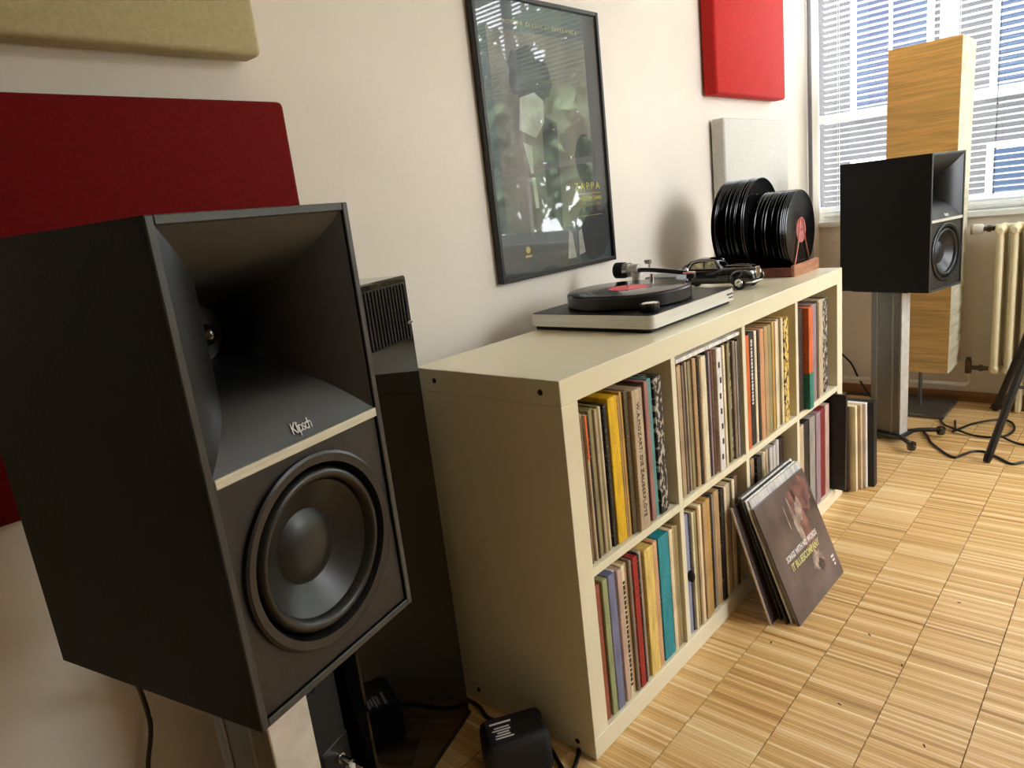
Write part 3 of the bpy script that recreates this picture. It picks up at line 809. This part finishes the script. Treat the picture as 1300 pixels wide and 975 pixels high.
# ------------------------------------------------------------------ turntable
tt = thing('turntable', 'turntable with aluminium band and black platter on the shelf top', 'turntable', (.6035, -.163, SH))
bm = BM()
L, D_ = .206, .179
bx(bm, -L + .012, L - .012, -D_ + .012, D_ - .012, .0008, .011, .002); part('foot_frame', bm, black_matte, tt)
def rrect(hx, hy, r, n=6):
    pts = []
    for (cx, cy, a0) in ((hx - r, hy - r, 0), (-hx + r, hy - r, PI / 2), (-hx + r, -hy + r, PI), (hx - r, -hy + r, 1.5 * PI)):
        for k in range(n + 1):
            a = a0 + PI / 2 * k / n; pts.append((cx + r * math.cos(a), cy + r * math.sin(a)))
    return pts
bm = BM(); P = rrect(L, D_, .02); loft(bm, [[(x, y, .011) for x, y in P], [(x, y, .0405) for x, y in P]]); part('plinth_band', bm, alu, tt, 35)
bm = BM(); P = rrect(L - .004, D_ - .004, .017); loft(bm, [[(x, y, .040) for x, y in P], [(x, y, .0418) for x, y in P]]); part('plinth_top', bm, mat('plinth_black', (18, 18, 18), .4, var=.1), tt, 35)
PC = (-.0185, 0.0)
bm = BM(); lathe(bm, [(0, .043), (.150, .043), (.155, .046), (.155, .072), (.152, .0755), (0, .0755)], 96, Matrix.Translation((PC[0], PC[1], 0))); plat = part('platter', bm, mat('platter_black', (9, 9, 10), .3, var=.05), tt, 35)
bm = BM(); rod(bm, (PC[0], PC[1], .0755), (PC[0], PC[1], .092), .0035, n=16); part('spindle', bm, chrome, plat, 40)
bm = BM(); lathe(bm, [(0, .0418), (.021, .0418), (.0225, .044), (.0225, .060), (.0, .060)], 32, Matrix.Translation((-.150, -.140, 0))); kn = part('speed_knob', bm, black_sat, tt, 35)
bm = BM(); lathe(bm, [(.0, .060), (.021, .060), (.021, .0625), (.012, .064), (0, .064)], 32, Matrix.Translation((-.150, -.140, 0))); part('knob_cap', bm, chrome, kn, 35)
lettering('clearaudio', .0085, ink_black, tt, Matrix.Translation((L - .034, -D_ - .0004, .029)) @ RX, name='brand_lettering')
lettering('concept', .007, ink_black, tt, Matrix.Translation((L - .030, -D_ - .0004, .020)) @ RX, name='brand_lettering')
# tonearm, pointing to -Y at rest
ax, ay = .160, .085
bm = BM(); lathe(bm, [(0, .0418), (.026, .0418), (.026, .050), (.016, .053), (.014, .082), (.018, .083), (.018, .095), (0, .097)], 32, Matrix.Translation((ax, ay, 0))); arm0 = part('arm_base', bm, alu, tt, 35)
bm = BM(); tube(bm, [(ax, ay + .03, .100), (ax - .01, ay - .06, .099), (ax - .034, ay - .165, .093)], .0062, 12); arm = part('tonearm', bm, black_gloss, tt, 60)
bm = BM(); rod(bm, (ax, ay - .01, .1), (ax + .001, ay + .022, .1), .017, n=24); part('bearing', bm, alu, arm, 40)
bm = BM(); rod(bm, (ax + .001, ay + .022, .1), (ax + .001, ay + .038, .1), .0205, n=28); part('weight_ring', bm, chrome, arm, 40)
bm = BM(); rod(bm, (ax + .001, ay + .038, .1), (ax + .001, ay + .066, .1), .0225, n=28); part('counterweight', bm, black_matte, arm, 40)
bm = BM(); rod(bm, (ax + .018, ay - .03, .104), (ax + .018, ay - .03, .122), .003, n=12); rod(bm, (ax + .018, ay - .035, .119), (ax + .018, ay - .018, .119), .006, n=16); part('antiskate_knob', bm, chrome, arm, 40)
bm = BM(); rod(bm, (ax + .004, ay - .045, .042), (ax + .004, ay - .045, .088), .006, n=16); part('arm_rest', bm, chrome, tt, 40)
hx_, hy_ = ax - .036, ay - .172
bm = BM(); box(bm, (hx_, hy_ - .008, .0925), (.018, .028, .005), .001); ball(bm, (hx_ - .004, hy_ - .002, .099), .006); hs = part('headshell', bm, chrome, arm, 40)
bm = BM(); box(bm, (hx_, hy_ - .012, .084), (.014, .022, .013), .002); part('cartridge', bm, black_sat, hs)

rec = thing('vinyl_record', 'black record with a pink red label lying on the turntable platter', 'record', (.6035 + PC[0], -.163 + PC[1], SH + .0757))
bm = BM(); lathe(bm, [(.0042, 0), (.148, 0), (.150, .0009), (.148, .0018), (.052, .0018), (.0042, .0018)], 96); part('disc', bm, vinyl, rec, 30)
bm = BM(); lathe(bm, [(.0042, .0018), (.050, .0018), (.050, .0022), (.0042, .0022)], 64); part('centre_label', bm, mat('pink_label', (232, 84, 98), .5, var=.05), rec, 30, label='pink red centre label')

o = thing('grey_box', 'small grey box on the shelf between turntable and toy car', 'box', (.885, -.10, SH))
bm = BM(); bx(bm, -.035, .035, -.05, .05, .0006, .052, .002); part('body', bm, mat('box_grey', (104, 110, 116), .5, var=.06), o)
bm = BM(); bx(bm, -.036, .036, -.051, .051, .052, .067, .002); part('lid', bm, mat('box_lid_grey', (128, 134, 140), .45, var=.06), o)

# ------------------------------------------------------------------ toy car (nose towards -Y)
car = thing('toy_car', 'black vintage toy saloon car with chrome trim parked behind the turntable', 'toy car', (1.075, -.150, SH))
car_m = mat('car_black', (8, 7, 8), .12, var=.05, coat=.6)
def carsec(y, hw, z0, z1, r=.35, n=20):
    pts = []
    for k in range(n):
        a = 2 * PI * k / n
        c, s = math.cos(a), math.sin(a)
        e = .55
        px = math.copysign(abs(c) ** e, c) * hw; pz = math.copysign(abs(s) ** e, s) * (z1 - z0) / 2 + (z0 + z1) / 2
        pts.append((px, y, pz))
    return pts
bm = BM(); loft(bm, [carsec(*s) for s in ((-.138, .012, .026, .050), (-.132, .020, .020, .060), (-.118, .026, .018, .064), (-.08, .030, .016, .065), (-.045, .038, .015, .064), (-.03, .042, .015, .063), (.05, .044, .015, .062), (.09, .042, .016, .059), (.12, .036, .018, .052), (.137, .026, .022, .044))])
body = part('body', bm, car_m, car, 50)
bm = BM(); loft(bm, [carsec(*s) for s in ((-.040, .030, .055, .064), (-.022, .033, .055, .086), (-.005, .034, .055, .093), (.03, .034, .055, .094), (.06, .033, .055, .088), (.085, .030, .055, .074), (.098, .024, .053, .062))])
part('roof', bm, car_m, car, 50)
win_m = mat('car_window', (205, 196, 165), .2, var=.3, scale=60)
for s in (-1, 1):
    for (y0, y1, sl) in ((-.024, .010, -.006), (.014, .058, .012)):
        bm = BM()
        lo, hi = .064, .083
        pts = [(y0, lo), (y1, lo), (y1 - max(0, sl), hi - (.004 if sl > 0 else 0)), (y0 + max(0, -sl), hi)]
        secs = [[(s * (.0352 - (z - lo) * .10), y, z) for y, z in pts], [(s * (.0338 - (z - lo) * .10), y, z) for y, z in pts]]
        loft(bm, secs); wn = part('side_window', bm, win_m, car)
    bm = BM(); tube(bm, [(s * .0365, -.034, .0635), (s * .0372, .0, .0638), (s * .036, .045, .0635), (s * .033, .075, .063)], .0011, 6); tube(bm, [(s * .035, -.030, .064), (s * .035, -.020, .080), (s * .033, -.012, .0855), (s * .033, .03, .0865), (s * .0335, .052, .081), (s * .034, .064, .066)], .0011, 6); part('chrome_trim', bm, chrome, car)
    bm = BM(); tube(bm, [(s * .012, -.126, .066), (s * .016, -.09, .069), (s * .02, -.05, .069)], .0011, 6); part('bonnet_trim', bm, chrome, car)
    for y in (-.102, .078):
        bm = BM(); ball(bm, (s * .034, y - (.002 if y < 0 else -.004), .032), .03, .55, 1.35 if y < 0 else 1.3, .85); part('fender', bm, car_m, car, 60)
        Rw = Matrix.Translation((s * .042, y, .0205)) @ Matrix.Rotation(s * PI / 2, 4, 'Y')
        bm = BM(); lathe(bm, [(0, -.007), (.017, -.007), (.020, -.004), (.020, .004), (.017, .0075), (.0125, .0075), (0, .006)], 28, Rw); wl = part('wheel', bm, black_matte, car, 40)
        bm = BM(); lathe(bm, [(.0125, .0078), (.0118, .0092), (.008, .0082), (.0062, .0082), (.005, .0105), (0, .012)], 24, Rw); part('hubcap', bm, chrome, wl, 40)
    bm = BM(); ball(bm, (s * .026, -.130, .045), .009, 1, .9, 1); part('headlight', bm, chrome, car, 60)
bm = BM(); bx(bm, -.012, .012, -.142, -.134, .028, .063, .003); part('grille', bm, chrome, car)
bm = BM(); tube(bm, [(-.044, -.122, .022), (-.034, -.141, .022), (.034, -.141, .022), (.044, -.122, .022)], .0032, 8); part('bumper', bm, chrome, car, 60)
bm = BM(); tube(bm, [(-.038, .122, .024), (-.03, .141, .024), (.03, .141, .024), (.038, .122, .024)], .0032, 8); part('bumper', bm, chrome, car, 60)

# ------------------------------------------------------------------ record rack with discs
rack_m = mat('mahogany', (120, 62, 46), .35, var=.2, scale=14, stretch=(1, 6, 6), coat=.3)
RXc, RY0, RY1 = 1.385, -.318, -.045
rack = thing('record_rack', 'low mahogany rack holding bare records upright at the far end of the shelf', 'rack', (RXc, 0, SH))
bm = BM(); bx(bm, -.105, .105, RY0 + .012, RY1, .0006, .010, .002); part('base', bm, rack_m, rack)
bm = BM(); bx(bm, -.108, .104, RY0, RY0 + .012, .0006, .036, .002); part('front_rail', bm, mat('rail_wood', (172, 118, 88), .4, var=.15, scale=14, stretch=(1, 6, 6)), rack, label='paler front rail')
for s in (-1, 1):
    bm = BM(); bx(bm, s * .104 - .005, s * .104 + .005, RY0 + .012, RY1, .0006, .030, .002); part('side_rail', bm, rack_m, rack)
bm = BM(); tube(bm, [(-.075, RY0 + .016, .010), (-.03, RY0 + .016, .10), (-.012, RY0 + .016, .165), (.012, RY0 + .016, .165), (.03, RY0 + .016, .10), (.075, RY0 + .016, .010)], .002, 8); part('wire_support', bm, copper, rack, 60)
disc_bm = {}
def disc_mesh(r, lab):
    bm = BM(); lathe(bm, [(.0036, 0), (r - .002, 0), (r, .0014), (r - .002, .0028), (.0036, .0028)], 72); return finish(bm, 'disc', vinyl, 30)
big = disc_mesh(.150, 0); small = disc_mesh(.125, 0)
labm = finish((lambda b_: (lathe(b_, [(.0036, .0028), (.040, .0028), (.040, .0032), (.0036, .0032)], 40), b_)[1])(BM()), 'centre_label', mat('rose_label', (176, 104, 100), .45, var=.15, scale=60), 30)
def place_discs(me, r, x, y0, y1, n, z, label, grp, lean):
    for k in range(n):
        y = y0 + (y1 - y0) * k / (n - 1)
        rr = random.Random(k * 7 + n)
        o = link('standing_record', me, None, (x + rr.uniform(-.003, .003), y, z + r + rr.uniform(0, .0015)), (PI / 2 + lean + rr.uniform(-.0025, .0025), 0, rr.uniform(-.0025, .0025)))
        tag(o, label if k else grp[1], 'record', grp[0] if k else None)
        if k == 0: link('centre_label', labm, o)
place_discs(small, .125, RXc + .005, RY0 + .024, RY0 + .125, 22, SH + .0105, 'smaller bare black record standing in the front stack of the mahogany rack', ('smaller records in the front stack of the rack', 'frontmost smaller black record in the rack with a rosy centre label'), 0)
place_discs(big, .150, RXc - .005, RY0 + .143, RY0 + .250, 24, SH + .0105, 'larger bare black record standing in the rear stack of the mahogany rack', ('larger records in the rear stack of the rack', 'frontmost larger black record of the rear stack in the rack'), 0)

# ------------------------------------------------------------------ heating pipes and radiator
pipe_m = mat('pipe_paint', (206, 202, 192), .4, var=.04)
bm = BM(); rod(bm, (2.60, WALL_Y - .016, .0), (2.60, WALL_Y - .016, CEIL), .0095, n=16)
tag(part('heating_pipe', bm, mat('riser_grey', (140, 140, 146), .45, var=.05), None, 40), 'thin grey vertical pipe on the wall left of the window blind', 'pipe')
rad_m = mat('radiator_enamel', (226, 214, 176), .35, var=.03, scale=6)
rad = thing('radiator', 'cream cast iron column radiator below the window at the right edge', 'radiator', (2.66, -.645, 0))
for k in range(17):
    y = -k * .0495 - .012
    bm = BM()
    for x in (-.05, .0, .05):
        rod(bm, (x, y, .20), (x, y, .78), .0145, n=10, caps=False)
    for z, s in ((.78, 1), (.195, -1)):
        secs = []
        for x in (-.068, -.05, 0, .05, .068):
            rr = .021 if abs(x) < .06 else .010
            secs.append([(x, y + rr * math.cos(2 * PI * i / 12), z + s * .003 + 1.2 * rr * math.sin(2 * PI * i / 12)) for i in range(12)])
        loft(bm, secs)
    part('column_section', bm, rad_m, rad, 50)
bm = BM(); rod(bm, (0, .012, .79), (0, -.86, .79), .017, n=12); rod(bm, (0, .012, .185), (0, -.86, .185), .017, n=12); part('connector', bm, rad_m, rad, 50)
for y in (-.1, -.75):
    bm = BM(); bx(bm, -.03, .03, y - .01, y + .01, .0005, .18, .004); part('foot', bm, rad_m, rad)
brass = mat('aged_brass', (92, 80, 62), .4, metal=.7, var=.2)
bm = BM(); rod(bm, (0, .012, .79), (0, .055, .79), .010, n=14); rod(bm, (0, .028, .79), (0, .042, .79), .014, n=6); part('valve_stem', bm, brass, rad, 40)
bm = BM(); lathe(bm, [(0, 0), (.016, 0), (.021, .006), (.023, .022), (.021, .040), (.014, .045), (0, .045)], 24, Matrix.Translation((0, .055, .79)) @ Matrix.Rotation(-PI / 2, 4, 'X')); part('thermostat_knob', bm, pipe_m, rad, 40)
bm = BM(); lathe(bm, [(0, 0.0), (.0225, 0), (.0225, .008), (0, .008)], 24, Matrix.Translation((0, .092, .79)) @ Matrix.Rotation(-PI / 2, 4, 'X')); part('knob_end', bm, mat('knob_tan', (150, 128, 100), .5), rad, 40)
bm = BM(); rod(bm, (0, .012, .185), (0, .085, .185), .010, n=14); rod(bm, (0, .035, .185), (0, .05, .185), .0145, n=6); rod(bm, (0, .09, .160), (0, .09, .215), .013, n=14); rod(bm, (0, .09, .215), (0, .09, .232), .010, n=6); part('return_valve', bm, brass, rad, 40)
bm = BM(); tube(bm, [(0, .09, .165), (0, .09, .125), (0, .10, .108), (0, .13, .104), (0, .30, .103), (0, .62, .097), (0, .73, .094)], .011, 12)
part('supply_pipe', bm, pipe_m, rad, 60)

# ------------------------------------------------------------------ venetian blinds
blind_slat_m = mat('blind_white', (238, 240, 242), .4, var=.02)
def blind(y0, y1, ztop, zbot, label, knobs):
    root = thing('venetian_blind', label, 'blind', (XW + .04, (y0 + y1) / 2, zbot))
    w = (y1 - y0) / 2; pitch = .0262
    bm = BM()
    n = 5; prof = []
    for k in range(n):
        u = -1 + 2 * k / (n - 1)
        prof.append((u * .0125, .0018 * (1 - u * u)))
    t = math.radians(13)
    top = [(px * math.cos(t) - 0, -px * math.sin(t) + pz) for px, pz in prof]
    ring = [(x, z + .0005) for x, z in top] + [(x, z - .0003) for x, z in reversed(top)]
    loft(bm, [[(x, -w + .004, z) for x, z in ring], [(x, w - .004, z) for x, z in ring]])
    me = finish(bm, 'slat', blind_slat_m)
    z = .03; i = 0
    while z < ztop - zbot - .05:
        link('slat', me, root, (0, 0, z)); z += pitch; i += 1
    bm = BM(); bx(bm, -.013, .013, -w, w, 0, .016, .003); part('bottom_rail', bm, white_wood, root)
    bm = BM(); bx(bm, -.018, .018, -w, w, ztop - zbot - .04, ztop - zbot, .003); part('head_rail', bm, white_wood, root)
    for yy in (-w + .12, 0, w - .07):
        for xx in (-.0138, .0138):
            bm = BM(); rod(bm, (xx, yy, .012), (xx, yy, ztop - zbot - .03), .0009, n=6); part('ladder_cord', bm, blind_slat_m, root)
    for yy in knobs:
        bm = BM(); rod(bm, (-.024, yy - (y0 + y1) / 2, .05), (-.024, yy - (y0 + y1) / 2, ztop - zbot - .03), .0012, n=6)
        for k in range(9):
            ball(bm, (-.024, yy - (y0 + y1) / 2, .06 + k * .045), .0042, u=8, v=6)
        part('pull_cord', bm, mat('cord_dark', (60, 58, 60), .6), root)
    return root
blind(-1.01, .108, 2.49, .872, 'white venetian blind lowered over the window beside the paper lamp', [-.60])
blind(-2.54, -1.26, 2.49, 1.80, 'white venetian blind half raised over the second window beyond the radiator', [])

# ------------------------------------------------------------------ paper floor lamp
lamp = thing('floor_lamp', 'tall paper floor lamp of square section behind the distant loudspeaker', 'lamp', (2.58, -.385, 0))
bm = BM(); bx(bm, -.145, .145, -.125, .145, .0005, .018, .003); part('base', bm, alu_grey, lamp)
bm = BM(); rod(bm, (0, 0, .018), (0, 0, .3), .008, n=16); part('pole', bm, alu_grey, lamp, 40)
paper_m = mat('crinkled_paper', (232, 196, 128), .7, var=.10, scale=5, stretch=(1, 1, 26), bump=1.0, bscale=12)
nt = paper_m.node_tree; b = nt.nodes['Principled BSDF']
paper_lit = mat('crinkled_paper_lit', (246, 238, 214), .75, var=.08, scale=5, stretch=(1, 1, 9), bump=.9, bscale=14)  # window-lit sides: their brightness is put into the paler paper colour
def paper_side(p0, p1, q0, q1, m, seed, n=10, k=90):
    """crinkled sheet: p0-p1 bottom edge, q0-q1 top edge (xy), wavy horizontal folds"""
    r = random.Random(seed); bm = BM(); rows = []
    z0, z1 = .205, 1.545
    e = Vector((p1[0] - p0[0], p1[1] - p0[1])); nn = Vector((e.y, -e.x)).normalized()
    ph = [r.uniform(0, 6) for _ in range(6)]
    for j in range(k + 1):
        t = j / k; row = []
        for i in range(n + 1):
            s = i / n
            a = Vector(p0).lerp(Vector(p1), s); c_ = Vector(q0).lerp(Vector(q1), s); p = a.lerp(c_, t)
            w = .0028 * math.sin(t * 150 + 2.0 * math.sin(s * 3 + ph[0]) + ph[1]) + .002 * math.sin(t * 83 + 3 * math.sin(s * 2 + ph[2]) + ph[3])
            w *= min(1, s * 5, (1 - s) * 5)
            row.append(bm.verts.new((p[0] + nn[0] * w, p[1] + nn[1] * w, z0 + (z1 - z0) * t)))
        rows.append(row)
    for a, b_ in zip(rows, rows[1:]):
        for i in range(n): bm.faces.new((a[i], a[i + 1], b_[i + 1], b_[i]))
    bmesh.ops.solidify(bm, geom=bm.faces[:], thickness=.0015)
    return part('paper_side', bm, m, lamp, 50)
a_, b2 = .13, .13
c0 = [(-.13, -.13), (-.13, .13), (.13, .13), (.13, -.13)]
c1 = [(-.13, -.143), (-.13, .117), (.13, .117), (.13, -.143)]
for i in range(4):
    k = (i + 1) % 4
    paper_side(c0[i], c0[k], c1[i], c1[k], paper_m if i in (0, 1) else paper_lit, 40 + i)

# ------------------------------------------------------------------ black tripod at the right edge
tri = thing('tripod', 'black metal tripod with slanted legs at the right edge of the floor', 'stand', (2.35, -.95, 0))
apex = Vector((-.05, .012, .893))
feet = [Vector((1.983 - 2.35, -.736 + .95, 0)), Vector((2.645 - 2.35, -.664 + .95, 0)), Vector((.1, -.42, 0))]
for f_ in feet:
    bm = BM(); d = (apex - f_); rod(bm, f_ + d * .012, f_ + d * .97, .0135, n=8); lg = part('leg', bm, black_sat, tri, 40)
    bm = BM(); rod(bm, f_ + Vector((0, 0, .0008)), f_ + d * .03, .012, .015, 10); part('foot', bm, rubber, lg, 40)
    m_ = f_ + d * .30; hub = Vector((apex.x, apex.y, .20))
    bm = BM(); rod(bm, m_, hub, .006, n=8); part('brace', bm, black_sat, tri, 40)
bm = BM(); rod(bm, (apex.x, apex.y, .17), (apex.x, apex.y, 1.2), .012, n=16); part('centre_post', bm, black_sat, tri, 40)
bm = BM(); rod(bm, (apex.x, apex.y, .86), (apex.x, apex.y, .92), .035, n=20); part('hub', bm, black_sat, tri, 40)

# ------------------------------------------------------------------ cables on the floor
bm = BM(); tube(bm, [(2.246, -.47, .006), (2.19, -.50, .006), (2.105, -.535, .005), (1.981, -.626, .005), (2.02, -.655, .005), (2.07, -.679, .005), (2.08, -.72, .005), (2.03, -.77, .005), (1.987, -.813, .005), (2.03, -.85, .005), (2.1, -.95, .005), (2.2, -1.1, .005)], .0048)
tag(part('floor_cable', bm, rubber, None, 60), 'black cable zigzagging across the floor in front of the stand feet', 'cable')
bm = BM(); tube(bm, [(2.42, -.555, .007), (2.31, -.575, .007), (2.275, -.575, .007), (2.33, -.595, .007), (2.40, -.62, .007), (2.47, -.67, .007), (2.50, -.715, .007), (2.46, -.752, .007), (2.37, -.768, .007), (2.285, -.75, .007), (2.25, -.70, .007), (2.258, -.64, .007), (2.285, -.585, .014), (2.35, -.53, .007), (2.42, -.50, .006)], .0045)
tag(part('floor_cable', bm, rubber, None, 60), 'black cable lying in a wide loop on the floor right of the lamp', 'cable')
bm = BM(); tube(bm, [(2.25, -.74, .018), (2.23, -.78, .007), (2.209, -.83, .005), (2.2, -.95, .005), (2.3, -1.1, .005)], .0045)
tag(part('floor_cable', bm, rubber, None, 60), 'short black cable running from the loop to the right edge', 'cable')
bm = BM(); tube(bm, [(2.66, .03, .30), (2.68, -.01, .22), (2.69, -.055, .165), (2.68, -.09, .10), (2.66, -.14, .03), (2.58, -.2, .006), (2.45, -.22, .0055)], .0048)
tag(part('wall_cable', bm, rubber, None, 60), 'black cable drooping to the floor between shelf end and distant stand', 'cable')

# ------------------------------------------------------------------ outside
bm = BM(); bx(bm, XW + .4, 30, -30, 25, -3.2, -3.0)
struct(part('ground_outside', bm, mat('courtyard', (120, 122, 112), .9, var=.1, scale=1)))
bd = thing('neighbour_building', 'pale grey building seen through the lowered blind', 'building', (11.0, 2.0, -3))
bm = BM(); bx(bm, 0, 6, -2.6, 8, 0, 12); part('facade', bm, mat('facade_render', (34, 33, 36), .8, var=.05, scale=1), bd)
for row in range(4):
    for k in range(5):
        y = -2.3 + k * 1.75; z = 2.6 + row * 2.3
        bm = BM(); bx(bm, -.05, .02, y - .06, y + 1.01, z - .06, z + 1.66); wf = part('window', bm, white_wood, bd)
        bm = BM(); bx(bm, -.06, -.03, y + .02, y + .45, z + .02, z + 1.58); bx(bm, -.06, -.03, y + .5, y + .93, z + .02, z + 1.58); part('pane', bm, mat('dusk_blue_pane', (26, 38, 56), .5, var=.1, spec=.15), wf)
def tree(x, y, h, r, label, seed):
    t = thing('leafy_tree', label, 'tree', (x, y, -3), group='trees outside the second window')
    rr = random.Random(seed)
    bm = BM(); rod(bm, (0, 0, 0), (0, 0, h * .6), .16, .08, 10); part('trunk', bm, mat('bark', (92, 74, 56), .9, var=.2), t, 40)
    bm = BM()
    for k in range(2600):
        a, b_, c_ = rr.gauss(0, 1), rr.gauss(0, 1), rr.gauss(0, 1); n_ = math.sqrt(a * a + b_ * b_ + c_ * c_) or 1
        q = (rr.uniform(.5, 1)) * r / n_
        ctr = Vector((a * q, b_ * q, h * .72 + c_ * q * 1.1))
        R_ = Euler((rr.uniform(0, 6), rr.uniform(0, 6), rr.uniform(0, 6))).to_matrix()
        s = rr.uniform(.09, .18)
        f = [bm.verts.new(ctr + R_ @ Vector(p)) for p in ((-s, -s * .5, 0), (s, -s * .5, .05), (s * .8, s * .6, 0), (-s * .8, s * .6, .05))]
        bm.faces.new(f)
    part('crown', bm, mat('leaf_green', (120, 140, 104), .7, var=.3, scale=2), t)
tree(7.5, -3.4, 7.4, 2.0, 'leafy green tree outside the second window, nearest to the building', 1)
tree(7.8, -7.9, 7.2, 2.0, 'leafy green tree outside the second window, in the middle', 2)
tree(7.6, -12.6, 7.0, 2.0, 'leafy green tree outside the second window, farthest from the building', 3)
